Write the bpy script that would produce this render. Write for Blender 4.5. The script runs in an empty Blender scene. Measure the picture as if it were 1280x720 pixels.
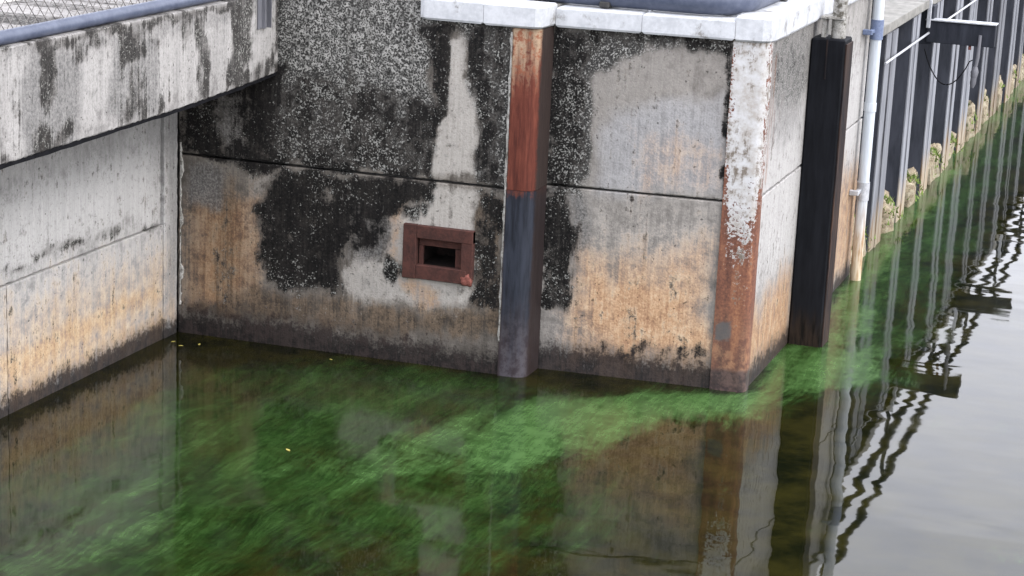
import bpy, math, random
import numpy as np
from mathutils import Vector, Matrix
random.seed(7); rng = np.random.default_rng(11)
scene = bpy.context.scene
COL = scene.collection

# ------------------------------------------------------------------ camera, sky, sun, exposure
cam_d = bpy.data.cameras.new('camera'); cam = bpy.data.objects.new('camera', cam_d); COL.objects.link(cam)
cam_d.sensor_width = 36.0; cam_d.lens = 2640.0 / 1280.0 * 36.0; cam_d.clip_start = 0.1; cam_d.clip_end = 5000
cx = Vector((0.940425, 0.337202, 0.043532)); cy = Vector((-0.123201, 0.218630, 0.967999)); cz = Vector((0.316894, -0.915694, 0.247149))
M = Matrix((cx, cy, cz)).transposed().to_4x4(); M.translation = Vector((4.298, -19.574, 6.0))
cam.matrix_world = M
scene.camera = cam

SUN_EL, SUN_AZ = math.radians(40), math.radians(100)      # azimuth clockwise from +Y
world = bpy.data.worlds.new('World'); scene.world = world; world.use_nodes = True
wt = world.node_tree; bg = wt.nodes['Background']
sky = wt.nodes.new('ShaderNodeTexSky'); sky.sky_type = 'NISHITA'; sky.sun_disc = False
sky.sun_elevation = SUN_EL; sky.sun_rotation = SUN_AZ; sky.air_density = 1.0; sky.dust_density = 4.0; sky.ozone_density = 1.0
hs = wt.nodes.new('ShaderNodeHueSaturation'); hs.inputs['Saturation'].default_value = 0.22
wt.links.new(sky.outputs[0], hs.inputs['Color'])
tc = wt.nodes.new('ShaderNodeTexCoord'); cmap = wt.nodes.new('ShaderNodeMapping'); cmap.inputs['Scale'].default_value = (1.5, 1.5, 6.0)
cn = wt.nodes.new('ShaderNodeTexNoise'); cn.inputs['Scale'].default_value = 1.6; cn.inputs['Detail'].default_value = 5
wt.links.new(tc.outputs['Generated'], cmap.inputs[0]); wt.links.new(cmap.outputs[0], cn.inputs['Vector'])
cr = wt.nodes.new('ShaderNodeMapRange'); cr.inputs[1].default_value = .3; cr.inputs[2].default_value = .7
cr.inputs[3].default_value = .88; cr.inputs[4].default_value = 1.10
wt.links.new(cn.outputs[0], cr.inputs[0])
cm = wt.nodes.new('ShaderNodeMix'); cm.data_type = 'RGBA'; cm.blend_type = 'MULTIPLY'; cm.inputs[0].default_value = 1.0
ov = wt.nodes.new('ShaderNodeMix'); ov.data_type = 'RGBA'; ov.inputs[0].default_value = .72      # thin even overcast over the clear sky
ov.inputs[7].default_value = (10.8, 11.0, 12.2, 1)
wt.links.new(hs.outputs[0], ov.inputs[6]); wt.links.new(ov.outputs[2], cm.inputs[6]); wt.links.new(cr.outputs[0], cm.inputs[7])
wt.links.new(cm.outputs[2], bg.inputs['Color']); bg.inputs['Strength'].default_value = 0.15

sun_d = bpy.data.lights.new('sun', 'SUN'); sun_d.energy = 0.5; sun_d.angle = math.radians(22); sun_d.color = (1.0, .965, .92)
sun = bpy.data.objects.new('sun', sun_d); COL.objects.link(sun)
sdir = Vector((math.sin(SUN_AZ) * math.cos(SUN_EL), math.cos(SUN_AZ) * math.cos(SUN_EL), math.sin(SUN_EL)))
sun.rotation_euler = sdir.to_track_quat('Z', 'Y').to_euler(); sun.location = (20, -10, 20)

vs = scene.view_settings
vs.view_transform = 'Standard'; vs.look = 'None'; vs.gamma = 1.0; vs.use_curve_mapping = False; vs.exposure = 1.14
scene.cycles.max_bounces = 5; scene.cycles.diffuse_bounces = 3; scene.cycles.glossy_bounces = 3

# ------------------------------------------------------------------ stain outlines, metres on each wall (u, z) or on the water (x, y)
STAINS = {
 'FL': [
  ('speck', 1, 0.09, [(-4.86, 3.74), (-2.36, 3.93), (-2.27, 1.9), (-2.68, 1.9), (-2.75, 3.22), (-2.91, 3.43), (-3.11, 3.41), (-3.22, 2.86), (-3.16, 2.48), (-3.2, 1.9), (-4.78, 1.91), (-4.8, 2.76)]),
  ('pale', 0.45, 0.15, [(-4.75, 3.75), (-3.34, 3.86), (-3.19, 3.33), (-3.21, 2.72), (-3.55, 2.74), (-3.98, 2.81), (-4.49, 2.78), (-4.74, 2.8)]),
  ('black', 0.62, 0.09, [(-4.73, 2.72), (-4.32, 2.76), (-3.89, 2.77), (-3.3, 2.69), (-3.2, 2.71), (-3.18, 1.91), (-4.78, 1.88)]),
  ('black', 0.95, 0.075, [(-5.87, 2.78), (-4.67, 2.89), (-4.78, 1.85), (-5.86, 1.88)]),  # dark stain beneath the beam, with the overhang's shade put into the black
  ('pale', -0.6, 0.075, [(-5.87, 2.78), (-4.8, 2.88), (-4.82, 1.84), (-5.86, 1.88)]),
  ('grey', 0.9, 0.15, [(-5.48, 2.57), (-5.15, 2.69), (-5.03, 2.45), (-5.05, 1.9), (-5.32, 1.87), (-5.53, 2.16)]),
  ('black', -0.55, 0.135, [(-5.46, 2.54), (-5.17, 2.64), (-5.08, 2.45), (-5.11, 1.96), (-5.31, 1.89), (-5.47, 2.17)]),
  ('black', 1, 0.0525, [(-3.27, 3.44), (-2.91, 3.45), (-2.95, 2.89), (-3.08, 2.49), (-3.17, 1.88), (-3.27, 1.87), (-3.19, 2.63), (-3.18, 3.02)]),
  ('pale', 1, 0.075, [(-2.94, 3.31), (-2.81, 3.33), (-2.72, 2.76), (-2.68, 1.96), (-3.2, 1.89), (-3.17, 2.28), (-3.04, 2.65), (-2.96, 2.97)]),
  ('black', -1, 0.06, [(-2.94, 3.31), (-2.81, 3.33), (-2.72, 2.76), (-2.68, 1.96), (-3.18, 1.89), (-3.16, 2.28), (-3.03, 2.65), (-2.94, 2.97)]),
  ('black', 0.9, 0.045, [(-2.78, 3.44), (-2.62, 3.44), (-2.55, 2.03), (-2.67, 2.02), (-2.71, 2.76)]),
  ('black', 0.55, 0.075, [(-2.63, 3.45), (-2.34, 3.46), (-2.32, 1.87), (-2.68, 1.88), (-2.58, 2.15)]),
  ('black', 0.8, 0.045, [(-5.18, 1.97), (-3.19, 1.99), (-3.18, 1.86), (-5.18, 1.85)]),
  ('grey', 0.8, 0.12, [(-5.76, 1.81), (-5.32, 1.81), (-5.36, 1.34), (-5.72, 1.3)]),
  ('warm', 0.8, 0.27, [(-5.72, 1.4), (-4.86, 1.58), (-4.89, 0.45), (-5.71, 0.26)]),
  ('warm', 0.9, 0.18, [(-5.55, 0.87), (-5.17, 0.96), (-5.21, 0.32), (-5.57, 0.27)]),
  ('pale', 0.5, 0.12, [(-5.09, 1.84), (-4.76, 1.82), (-4.91, 1.41), (-4.94, 0.69), (-5.17, 0.71)]),
  ('black', 1.15, 0.105, [(-4.76, 1.81), (-3.95, 1.82), (-3.16, 1.8), (-3.17, 1.67), (-3.43, 1.56), (-3.51, 1.44), (-3.53, 1.24), (-3.69, 1.07), (-3.91, 1.13), (-4, 0.98), (-4.01, 0.67), (-4.45, 0.63), (-4.85, 0.65), (-4.92, 0.92), (-4.81, 1.17), (-4.94, 1.39), (-4.8, 1.58)]),
  ('black', -0.9, 0.06, [(-4.29, 1.64), (-4.08, 1.7), (-4.03, 1.55), (-4.18, 1.46), (-4.31, 1.51)]),
  ('black', -0.5, 0.075, [(-4.68, 1.18), (-4.53, 1.19), (-4.54, 1.07), (-4.7, 1.08)]),
  ('grey', 0.9, 0.15, [(-3.95, 1.68), (-3.43, 1.69), (-3.49, 1), (-3.93, 0.95)]),
  ('black', -0.45, 0.09, [(-3.87, 1.51), (-3.53, 1.5), (-3.56, 1.03), (-3.93, 1.03)]),
  ('black', 0.62, 0.075, [(-3.9, 1.56), (-3.6, 1.57), (-3.58, 1.09), (-3.93, 1.04)]),
  ('pale', 1, 0.09, [(-3.12, 1.82), (-2.64, 1.81), (-2.61, 1.35), (-2.62, 0.93), (-2.65, 0.66), (-2.79, 0.45), (-3, 0.49), (-3.22, 0.58), (-3.48, 0.65), (-3.91, 0.41), (-3.99, 0.69), (-3.88, 1.02), (-3.67, 1.02), (-3.49, 1.04), (-3.52, 1.42), (-3.36, 1.52), (-3.24, 1.61)]),
  ('warm', 0.7, 0.09, [(-3.5, 1.61), (-3.39, 1.62), (-3.35, 0.89), (-3.06, 0.71), (-2.92, 0.54), (-3.22, 0.52), (-3.4, 0.76), (-3.5, 1.24)]),
  ('grey', 0.35, 0.09, [(-3.93, 1.04), (-3.49, 1.04), (-3.4, 0.72), (-3.65, 0.57), (-3.92, 0.62)]),
  ('black', 0.7, 0.075, [(-3.58, 0.99), (-3.41, 1.05), (-3.32, 0.9), (-3.49, 0.79), (-3.59, 0.82)]),
  ('brown', 1, 0.075, [(-2.63, 1.82), (-2.31, 1.81), (-2.29, 0.65), (-2.65, 0.63), (-2.62, 0.9)]),
  ('black', 0.72, 0.075, [(-2.63, 1.82), (-2.31, 1.81), (-2.3, 0.68), (-2.65, 0.67), (-2.62, 0.9)]),
  ('black', 0.8, 0.045, [(-3.38, 1.56), (-3.17, 1.59), (-3.17, 1.44), (-3.38, 1.43)]),
  ('brown', 0.85, 0.15, [(-5.16, 0.52), (-4.01, 0.67), (-3.22, 0.54), (-2.28, 0.7), (-2.26, 0.34), (-4, 0.27), (-5.71, 0.17), (-5.71, 0.3)]),
  ('brown', 0.5, 0.225, [(-5.77, 1.81), (-4.91, 1.82), (-4.93, 0.23), (-5.76, 0.12)]),
 ],
 'FR': [
  ('speck', 1, 0.12, [(-2.14, 3.44), (-0.3, 3.48), (-0.29, 3.36), (-0.83, 3.31), (-1.42, 3.22), (-1.65, 3.02), (-1.67, 1.79), (-2.05, 1.79)]),
  ('speck', 0.22, 0.33, [(-2.14, 3.44), (-0.3, 3.48), (-0.27, 2.84), (-0.8, 2.87), (-1.18, 2.6), (-1.32, 2.19), (-1.54, 1.8), (-2.05, 1.74)]),
  ('black', 1, 0.105, [(-2.14, 3.44), (-1.73, 3.41), (-1.74, 2.78), (-1.79, 2.38), (-1.8, 1.82), (-2.07, 1.82)]),
  ('black', 0.5, 0.075, [(-1.54, 0.36), (-1.05, 0.37), (-0.39, 0.33), (-0.34, 0.26), (-1.04, 0.28), (-1.54, 0.29)]),
  ('black', 0.75, 0.075, [(-2.14, 3.44), (-0.3, 3.47), (-0.29, 3.36), (-0.83, 3.35), (-1.55, 3.32), (-2.11, 3.21)]),
  ('black', 0.75, 0.045, [(-0.4, 3.45), (-0.29, 3.43), (-0.3, 2.68), (-0.28, 1.9), (-0.34, 1.89), (-0.35, 2.29), (-0.4, 2.52), (-0.38, 2.91)]),
  ('clean', 0.9, 0.225, [(-1.43, 2.73), (-0.37, 2.91), (-0.33, 1.91), (-1.54, 1.86), (-1.61, 2.32)]),
  ('warm', 0.42, 0.15, [(-1.17, 2.44), (-0.38, 2.52), (-0.36, 1.94), (-1.14, 1.91)]),
  ('black', 1, 0.075, [(-2.09, 1.82), (-1.8, 1.82), (-1.78, 1.1), (-1.77, 0.59), (-2.04, 0.59)]),
  ('grey', 0.9, 0.105, [(-1.84, 1.82), (-1.61, 1.81), (-1.63, 1.36), (-1.74, 1.18), (-1.77, 0.61)]),
  ('warm', 0.7, 0.375, [(-1.8, 1.34), (-0.27, 1.52), (-0.21, 0.08), (-1.86, 0.05)]),
  ('warm', 1.1, 0.33, [(-1.67, 1.11), (-0.6, 1.08), (-0.27, 0.72), (-0.31, 0.27), (-1.28, 0.22), (-1.71, 0.45)]),
  ('pale', 0.55, 0.3, [(-1.66, 1.76), (-0.33, 1.79), (-0.3, 1.12), (-0.77, 1.1), (-1.64, 1.36)]),
  ('pale', 0.6, 0.12, [(-1.97, 0.54), (-1.79, 0.56), (-1.77, 0.26), (-1.96, 0.23)]),
  ('warm', -0.4, 0.15, [(-0.63, 0.84), (-0.29, 0.92), (-0.28, 0.56), (-0.61, 0.52)]),
 ],
 'R': [
  ('grey', 0.55, 0.3, [(-0.13, 3.39), (1.72, 3.26), (1.73, 2.18), (-0.12, 2.32)]),
  ('speck', 0.55, 0.225, [(-0.18, 3.54), (3.72, 3.56), (4, 2.91), (2.03, 2.64), (1.03, 2.53), (0.24, 2.88)]),
  ('pale', 0.9, 0.45, [(-0.65, 3), (1.95, 2.65), (2.23, 0.79), (-0.35, 0.95)]),
  ('warm', 0.95, 0.375, [(-0.37, 0.8), (1.8, 0.89), (1.96, -0.12), (-0.09, 0.08)]),
  ('warm', 0.8, 0.375, [(3.23, 1.49), (5.92, 1.41), (6.1, -0.14), (3.79, 0.08)]),
  ('pale', 0.9, 0.45, [(3.12, 2.84), (5.99, 2.97), (5.97, 1.31), (3.5, 1.35)]),
  ('rust', 0.38, 0.12, [(-0.05, 3.36), (0.41, 3.31), (0.4, 1.99), (0.02, 1.9)]),
 ],
 'L': [
  ('pale', 1, 0.45, [(-4.02, 1.99), (-1.17, 2.11), (-1.08, 1.24), (-4.04, 1.27)]),
  ('grey', 0.3, 0.375, [(-4.01, 2.34), (-0.75, 2.34), (-0.75, 1.8), (-2.4, 1.77), (-4.03, 1.7)]),
  ('grey', 0.5, 0.12, [(-1.09, 2.34), (-0.74, 2.29), (-0.71, 0.11), (-1.04, 0.18)]),
  ('pale', 0.6, 0.3, [(-4.04, 1.27), (-1.08, 1.2), (-1.08, 0.78), (-4.06, 0.69)]),
  ('warm', 0.55, 0.375, [(-4.05, 1.06), (-0.99, 1.02), (-0.78, 0.21), (-4.07, 0.17)]),
  ('warm', 0.9, 0.3, [(-4.07, 0.4), (-2.41, 0.4), (-0.91, 0.36), (-0.78, 0.08), (-2.42, 0.08), (-4.08, 0.06)]),
  ('warm', 1, 0.24, [(-4.06, 0.62), (-2.11, 0.64), (-1.16, 0.67), (-1.07, 0.45), (-2.11, 0.28), (-4.07, 0.25)]),
  ('black', 0.55, 0.06, [(-4.04, 1.36), (-2.7, 1.33), (-1.49, 1.31), (-1.16, 1.3), (-1.16, 1.25), (-2.55, 1.27), (-4.04, 1.3)]),
 ],
 'B': [
  ('pale', 0.85, 0.3, [(-5.65, 3.61), (-0.71, 3.59), (-0.68, 2.79), (-5.68, 2.7)]),
  ('black', 0.9, 0.075, [(-5.11, 3.54), (-4.88, 3.55), (-4.91, 3.2), (-4.98, 3.11), (-5.1, 3.22)]),
  ('black', 0.62, 0.09, [(-5.22, 2.98), (-4.56, 2.82), (-4.62, 2.68), (-5.23, 2.69)]),
  ('black', 0.8, 0.09, [(-3.77, 3.56), (-3.36, 3.59), (-3.36, 3.34), (-3.54, 3.26), (-3.71, 3.31)]),
  ('black', 0.5, 0.075, [(-3.6, 3.51), (-3.43, 3.5), (-3.43, 2.79), (-3.71, 2.76)]),
  ('black', 0.6, 0.075, [(-3.77, 2.87), (-3.14, 2.86), (-3.14, 2.75), (-3.84, 2.74)]),
  ('black', 0.72, 0.06, [(-2.48, 3.57), (-2.22, 3.56), (-2.21, 3.21), (-2.27, 2.73), (-2.46, 2.74)]),
  ('black', 0.95, 0.075, [(-1.85, 3.62), (-1.31, 3.64), (-1.39, 3.12), (-1.5, 2.86), (-1.28, 2.79), (-1.75, 2.76), (-1.86, 2.94), (-1.73, 3.15)]),
  ('black', 0.6, 0.075, [(-2.78, 3.56), (-2.47, 3.57), (-2.46, 3.31), (-2.78, 3.35)]),
  ('black', 0.6, 0.075, [(-1.59, 2.95), (-0.69, 2.96), (-0.68, 2.75), (-1.59, 2.74)]),
  ('black', 0.7, 0.075, [(-5.68, 2.86), (-5.48, 2.8), (-5.51, 2.68), (-5.68, 2.69)]),
  ('black', 0.75, 0.045, [(-0.85, 3.56), (-0.64, 3.54), (-0.61, 2.79), (-0.79, 2.81)]),
  ('black', 0.75, 0.045, [(-5.65, 3.61), (-3.7, 3.61), (-0.71, 3.61), (-0.71, 3.54), (-3.7, 3.55), (-5.66, 3.54)]),
  ('black', 0.5, 0.105, [(-4.55, 3.61), (-4.1, 3.6), (-4.13, 3.43), (-4.49, 3.37)]),
  ('grey', 0.42, 0.3, [(-5.65, 3.61), (-0.71, 3.59), (-0.68, 2.78), (-5.68, 2.69)]),
  ('grey', 0.8, 0.15, [(-5.32, 3.57), (-4.36, 3.52), (-4.5, 2.61), (-5.34, 2.68)]),
  ('grey', 0.75, 0.12, [(-3.97, 3.55), (-3.15, 3.53), (-3.14, 2.75), (-3.98, 2.76)]),
  ('grey', 0.6, 0.12, [(-5.66, 3.59), (-0.71, 3.59), (-0.7, 3.35), (-3.15, 3.39), (-4.97, 3.4), (-5.66, 3.42)]),
 ],
 'W': [
  ('algae', 1, 0.54, [(-1.97, -3), (-1.97, -1.55), (-1.46, -0.92), (-0.96, -0.42), (-0.27, -0.29), (0.03, -0.02), (0.09, 1.69), (0.33, 2.1), (0.05, 4.39), (-0.14, 7.35), (-0.24, 12.2), (-0.2, 25.51), (0.42, 22.78), (0.4, 11.9), (0.48, 7.72), (0.93, 2.71), (1.19, 0.54), (0.63, -0.05), (0.19, -0.85), (-0.63, -1.54), (-0.95, -2.48), (-1.48, -3.11)]),
  ('algae', 0.85, 0.6, [(-2.87, -4.05), (-2.69, -2.74), (-2.21, -1.54), (-1.8, -1.33), (-1.16, -1.82), (-0.81, -3.35), (-1.66, -3.78), (-2.19, -4.9), (-2.78, -5.97), (-3.27, -5.44), (-3.22, -4.56)]),
  ('algae', 0.7, 0.72, [(-4.32, -3.19), (-3.86, -1.22), (-2.4, -1.06), (-2.3, -2.14), (-2.76, -3.64), (-3.13, -4.74), (-3.63, -4.77)]),
  ('algae', 0.62, 0.42, [(-4, -7.14), (-3.95, -5.77), (-3.77, -4.51), (-3.4, -3.73), (-3.22, -5.41), (-3.51, -6.51), (-3.75, -7.32)]),
  ('algae', 0.62, 0.96, [(-5.53, -4.82), (-5.04, -2.16), (-2.26, -0.98), (-1.12, -0.97), (-0.44, -3.61), (-0.56, -5.25), (-3.67, -7.45)]),
  ('algae', -0.4, 0.42, [(-5.67, -1.06), (-4.83, -0.84), (-4.69, -1.66), (-4.95, -2.4), (-5.03, -4.08), (-5.18, -5.11), (-5.65, -4.39)]),
  ('scum', 0.6, 0.144, [(-4.06, -7.05), (-3.95, -5.77), (-3.7, -4.63), (-3.6, -4.76), (-3.78, -5.99), (-3.84, -7.28)]),
  ('scum', 0.42, 0.36, [(-4, -6.93), (-3.8, -5.9), (-3.63, -4.77), (-3.1, -5.75), (-3.37, -6.62), (-3.67, -7.45)]),
  ('scum', 0.6, 0.3, [(-2.87, -4.05), (-2.6, -2.95), (-1.94, -1.4), (-1.24, -1.59), (-1.31, -3.15), (-1.98, -3.72), (-2.42, -4.38)]),
  ('algae', 0.6, 0.48, [(-4.97, -2.12), (-3.97, -0.96), (-2.3, -0.86), (-1.7, -0.69), (-1.53, -1.18), (-2.48, -1.68), (-3.56, -2.25), (-4.27, -3.43)]),
  ('algae', 0.68, 0.6, [(0.44, 2.08), (-0.14, 7.35), (-0.24, 12.2), (-0.2, 25.51), (0.94, 17.86), (0.97, 10.29), (1.16, 5.22), (1.2, 2.15), (1.2, 0.25)]),
  ('scum', 0.85, 0.42, [(-1.97, -3), (-1.94, -1.4), (-1.47, -0.87), (-0.98, -0.36), (-0.27, -0.29), (0.03, -0.02), (0.06, 1.67), (0.36, 2.04), (0.99, 2.38), (1.18, 0.83), (0.85, 0.06), (0.45, -0.29), (0.22, -0.97), (-0.33, -1.52), (-0.69, -2.35), (-1.12, -3.28), (-1.74, -3.59)]),
  ('scum', 1, 0.18, [(-1.9, -1.52), (-1.46, -0.92), (-0.96, -0.42), (-0.26, -0.31), (0.03, -0.04), (0.06, 1.67), (0.29, 2), (0.44, 1.24), (0.28, 0.67), (0.27, -0.53), (-0.05, -0.83), (-0.56, -0.68), (-0.91, -1.14), (-1.41, -1.54), (-1.69, -2.09)]),
  ('scum', 0.85, 0.24, [(0.35, 2.11), (0.08, 4.27), (-0.14, 7.35), (-0.29, 12.53), (-0.24, 25.89), (0.05, 24.76), (0.19, 11.77), (0.35, 6.62), (0.69, 2.58), (0.56, 1.47)]),
  ('scum', 0.7, 0.12, [(-2.6, -2.95), (-2.32, -2.1), (-1.99, -1.25), (-1.86, -1.5), (-2.22, -2.37), (-2.51, -3.16)]),
  ('scum', 0.55, 0.12, [(-3.22, -4.56), (-3.04, -4.02), (-2.92, -3.11), (-2.81, -3.18), (-2.83, -4.14), (-3.07, -4.71)]),
 ],
}


# ------------------------------------------------------------------ node helpers
class NT:
    def __init__(s, name):
        s.m = bpy.data.materials.new(name); s.m.use_nodes = True; s.t = s.m.node_tree
        s.b = s.t.nodes['Principled BSDF']; s.geo = s.t.nodes.new('ShaderNodeNewGeometry')
        s.P = s.geo.outputs['Position']
    def put(s, inp, v):
        if isinstance(v, bpy.types.NodeSocket): s.t.links.new(v, inp)
        elif isinstance(v, (tuple, list)) and len(v) == 3 and inp.type == 'RGBA': inp.default_value = (*v, 1)
        else: inp.default_value = v
    def map(s, scale, rz=0.0, vec=None, loc=(0, 0, 0)):
        n = s.t.nodes.new('ShaderNodeMapping'); n.inputs['Scale'].default_value = scale if isinstance(scale, tuple) else (scale,) * 3
        n.inputs['Rotation'].default_value = (0, 0, rz); n.inputs['Location'].default_value = loc
        s.put(n.inputs['Vector'], vec or s.P); return n.outputs[0]
    def noise(s, vec, scale=1.0, detail=5.0, rough=.55, dist=0.0, color=False):
        n = s.t.nodes.new('ShaderNodeTexNoise'); s.put(n.inputs['Vector'], vec); n.inputs['Scale'].default_value = scale
        n.inputs['Detail'].default_value = detail; n.inputs['Roughness'].default_value = rough; n.inputs['Distortion'].default_value = dist
        return n.outputs[1 if color else 0]
    def vor(s, vec, scale, feature='F1', rand=1.0):
        n = s.t.nodes.new('ShaderNodeTexVoronoi'); n.feature = feature; s.put(n.inputs['Vector'], vec); n.inputs['Scale'].default_value = scale
        n.inputs['Randomness'].default_value = rand; return n.outputs['Distance']
    def math(s, op, a, b=0.0, c=None):
        n = s.t.nodes.new('ShaderNodeMath'); n.operation = op; s.put(n.inputs[0], a); s.put(n.inputs[1], b)
        if c is not None: s.put(n.inputs[2], c)
        return n.outputs[0]
    def add(s, *a):
        r = a[0]
        for x in a[1:]: r = s.math('ADD', r, x)
        return r
    def mul(s, a, b): return s.math('MULTIPLY', a, b)
    def cen(s, n, amp): return s.math('MULTIPLY_ADD', n, 2 * amp, -amp)          # noise 0..1 -> -amp..amp
    def step(s, v, lo, hi, a=0.0, b=1.0):
        n = s.t.nodes.new('ShaderNodeMapRange'); n.interpolation_type = 'SMOOTHSTEP'; s.put(n.inputs[0], v)
        for i, x in ((1, lo), (2, hi), (3, a), (4, b)): n.inputs[i].default_value = x
        return n.outputs[0]
    def mix(s, f, a, b, blend='MIX'):
        n = s.t.nodes.new('ShaderNodeMix'); n.data_type = 'RGBA'; n.blend_type = blend
        s.put(n.inputs[0], f); s.put(n.inputs[6], a); s.put(n.inputs[7], b); return n.outputs[2]
    def ramp(s, f, stops):
        n = s.t.nodes.new('ShaderNodeValToRGB'); s.put(n.inputs[0], f); e = n.color_ramp.elements
        while len(e) < len(stops): e.new(.5)
        for i, (p, c) in enumerate(stops): e[i].position = p; e[i].color = (*c, 1)
        return n.outputs[0]
    def attr(s, name):
        n = s.t.nodes.new('ShaderNodeAttribute'); n.attribute_name = name; return n.outputs['Fac']
    def z(s):
        n = s.t.nodes.new('ShaderNodeSeparateXYZ'); s.put(n.inputs[0], s.P); return n.outputs[2]
    def bump(s, h, strength, dist, normal=None):
        n = s.t.nodes.new('ShaderNodeBump'); s.put(n.inputs['Height'], h); s.put(n.inputs['Strength'], strength); n.inputs['Distance'].default_value = dist
        if normal is not None: s.put(n.inputs['Normal'], normal)
        return n.outputs[0]
    def done(s, color, rough, normal=None, **kw):
        s.put(s.b.inputs['Base Color'], color); s.put(s.b.inputs['Roughness'], rough)
        if normal is not None: s.put(s.b.inputs['Normal'], normal)
        for k, v in kw.items(): s.put(s.b.inputs[k], v)
        return s.m

def concrete(name, dark, light, palec, warm3, warm_amp=1.0, runs=.8, crust=1.0):
    n = NT(name)
    big = n.noise(n.map(1.1), detail=4, rough=.6)
    med = n.noise(n.map(7.0), detail=6, rough=.68)
    fine = n.noise(n.map(48.0), detail=3, rough=.6)
    stk = n.noise(n.map((8.0, 8.0, .55)), detail=5, rough=.68)
    stk2 = n.noise(n.map((34.0, 34.0, 1.3)), detail=4, rough=.6)
    grain = n.noise(n.map(58.0), detail=2.0, rough=.6)
    g2 = n.noise(n.map(17.0, loc=(3, 1, 2)), detail=3, rough=.7)
    tone = n.add(n.mul(big, .35), n.mul(stk, .35), n.mul(med, .30))
    col = n.mix(n.step(tone, .36, .64), dark, light)
    col = n.mix(n.step(fine, .3, .7, .0, .35), col, n.mix(1.0, col, (.62, .61, .60), 'MULTIPLY'))
    # pale lime bloom
    pm = n.step(n.add(n.attr('pale'), n.cen(med, .75), n.cen(stk, .65), n.cen(fine, .35), n.cen(g2, .35)), .22, 1.0)
    col = n.mix(pm, col, n.mix(n.step(n.add(n.mul(med, .6), n.mul(fine, .4)), .38, .66), palec, tuple(c * .62 for c in palec)))
    cm_ = n.step(n.add(n.attr('clean'), n.cen(med, .25)), .2, .9)
    col = n.mix(n.mul(cm_, .75), col, n.mix(stk2, (.29, .29, .297), (.38, .38, .388)))
    # ochre and rust-water stains running down
    wcol = n.ramp(n.add(n.mul(med, .55), n.mul(stk2, .30), n.mul(fine, .15)), [(.30, warm3[0]), (.50, warm3[1]), (.66, warm3[2])])
    wm = n.step(n.add(n.attr('warm'), n.cen(stk, .55), n.cen(med, .6), n.cen(stk2, .25), n.cen(fine, .2)), .10, 1.05)
    col = n.mix(n.mul(wm, .9 * warm_amp), col, wcol)
    bm = n.step(n.add(n.attr('brown'), n.cen(med, .5), n.cen(stk, .7)), .2, .9)
    col = n.mix(n.mul(bm, .85), col, n.mix(n.step(n.add(n.mul(med, .5), n.mul(stk2, .3), n.mul(fine, .2)), .38, .63), (.040, .030, .022), (.165, .118, .078)))
    gm = n.step(n.add(n.attr('grey'), n.cen(med, .5), n.cen(stk2, .5)), .2, .9)
    col = n.mix(n.mul(gm, .8), col, n.mix(n.step(fine, .35, .65), (.085, .085, .085), (.19, .185, .18)))
    # exposed aggregate: dark matrix with pale grains
    sm = n.step(n.add(n.attr('speck'), n.cen(med, .6), n.cen(big, .3), n.cen(stk, .3)), .20, .85)
    gthr = n.add(grain, n.mul(n.attr('pale'), .13), n.cen(g2, .10))
    agg = n.mix(n.step(gthr, .50, .62), n.mix(fine, (.010, .010, .010), (.045, .045, .043)), n.mix(n.step(g2, .4, .62), (.15, .15, .143), (.40, .395, .375)))
    col = n.mix(n.mul(sm, .95), col, agg)
    rm = n.step(n.add(n.attr('rust'), n.cen(stk, .8), n.cen(stk2, .4)), .3, .8)
    col = n.mix(n.mul(rm, .8), col, (.23, .085, .035))
    # black mildew crust, ragged edge, a few bare grains
    bsum0 = n.add(n.attr('black'), n.cen(stk, .7), n.cen(med, .35), n.cen(stk2, .3))
    col = n.mix(n.mul(n.step(bsum0, .10, .65), .62), col, n.mix(n.step(fine, .35, .65), (.045, .040, .036), (.115, .105, .095)))
    bl = n.step(n.add(n.attr('black'), n.cen(med, .95), n.cen(g2, .65), n.cen(stk, runs), n.cen(stk2, runs * .5), n.cen(grain, .45), n.cen(fine, .25)), .22, .82)
    blc = n.mix(n.step(n.add(n.mul(grain, .55), n.mul(fine, .45), n.cen(g2, .20), n.cen(big, .22), n.mul(n.attr('pale'), .1), n.mul(n.attr('speck'), .045)), .60, .69), n.mix(fine, n.mix(n.step(big, .40, .62), (.0035, .0035, .004), (.008, .0075, .007)), n.mix(n.step(stk, .4, .65), (.011, .0105, .010), (.026, .024, .022))), n.mix(g2, (.12, .12, .11), (.36, .36, .34)))
    col = n.mix(n.mul(bl, n.step(n.add(med, n.cen(stk2, .3)), .30, .55, crust * .80, crust)), col, blc)
    # thin sooty runs everywhere, weak
    run = n.mul(n.step(stk, .56, .76), n.step(stk2, .45, .65))
    col = n.mix(n.mul(run, .55), col, (.06, .055, .05))
    pit = n.step(n.noise(n.map(23.0, loc=(9, 4, 7)), detail=1.5), .70, .76)
    col = n.mix(n.mul(pit, .7), col, (.035, .03, .028))
    col = n.mix(1.0, col, n.mix(n.step(n.add(n.mul(med, .4), n.mul(fine, .35), n.mul(stk2, .25)), .34, .66), (.66, .65, .64), (1.16, 1.15, 1.13)), 'MULTIPLY')
    # tide band
    wv = n.add(n.attr('wet'), n.cen(med, .9), n.cen(stk2, .35), n.cen(fine, .4), n.cen(g2, .35))
    wet = n.step(wv, .10, .80)
    col = n.mix(n.mul(wet, .93), col, n.mix(n.step(n.add(med, n.cen(stk2, .3)), .40, .62), (.004, .003, .0034), (.021, .0145, .0135)))
    h = n.add(n.mul(fine, .35), n.mul(med, .9), n.mul(grain, .35))
    return n.done(col, n.add(.92, n.mul(wet, -.25)), n.bump(h, .65, .013), **{'Specular IOR Level': n.add(.12, n.mul(wet, .08))})

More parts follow.
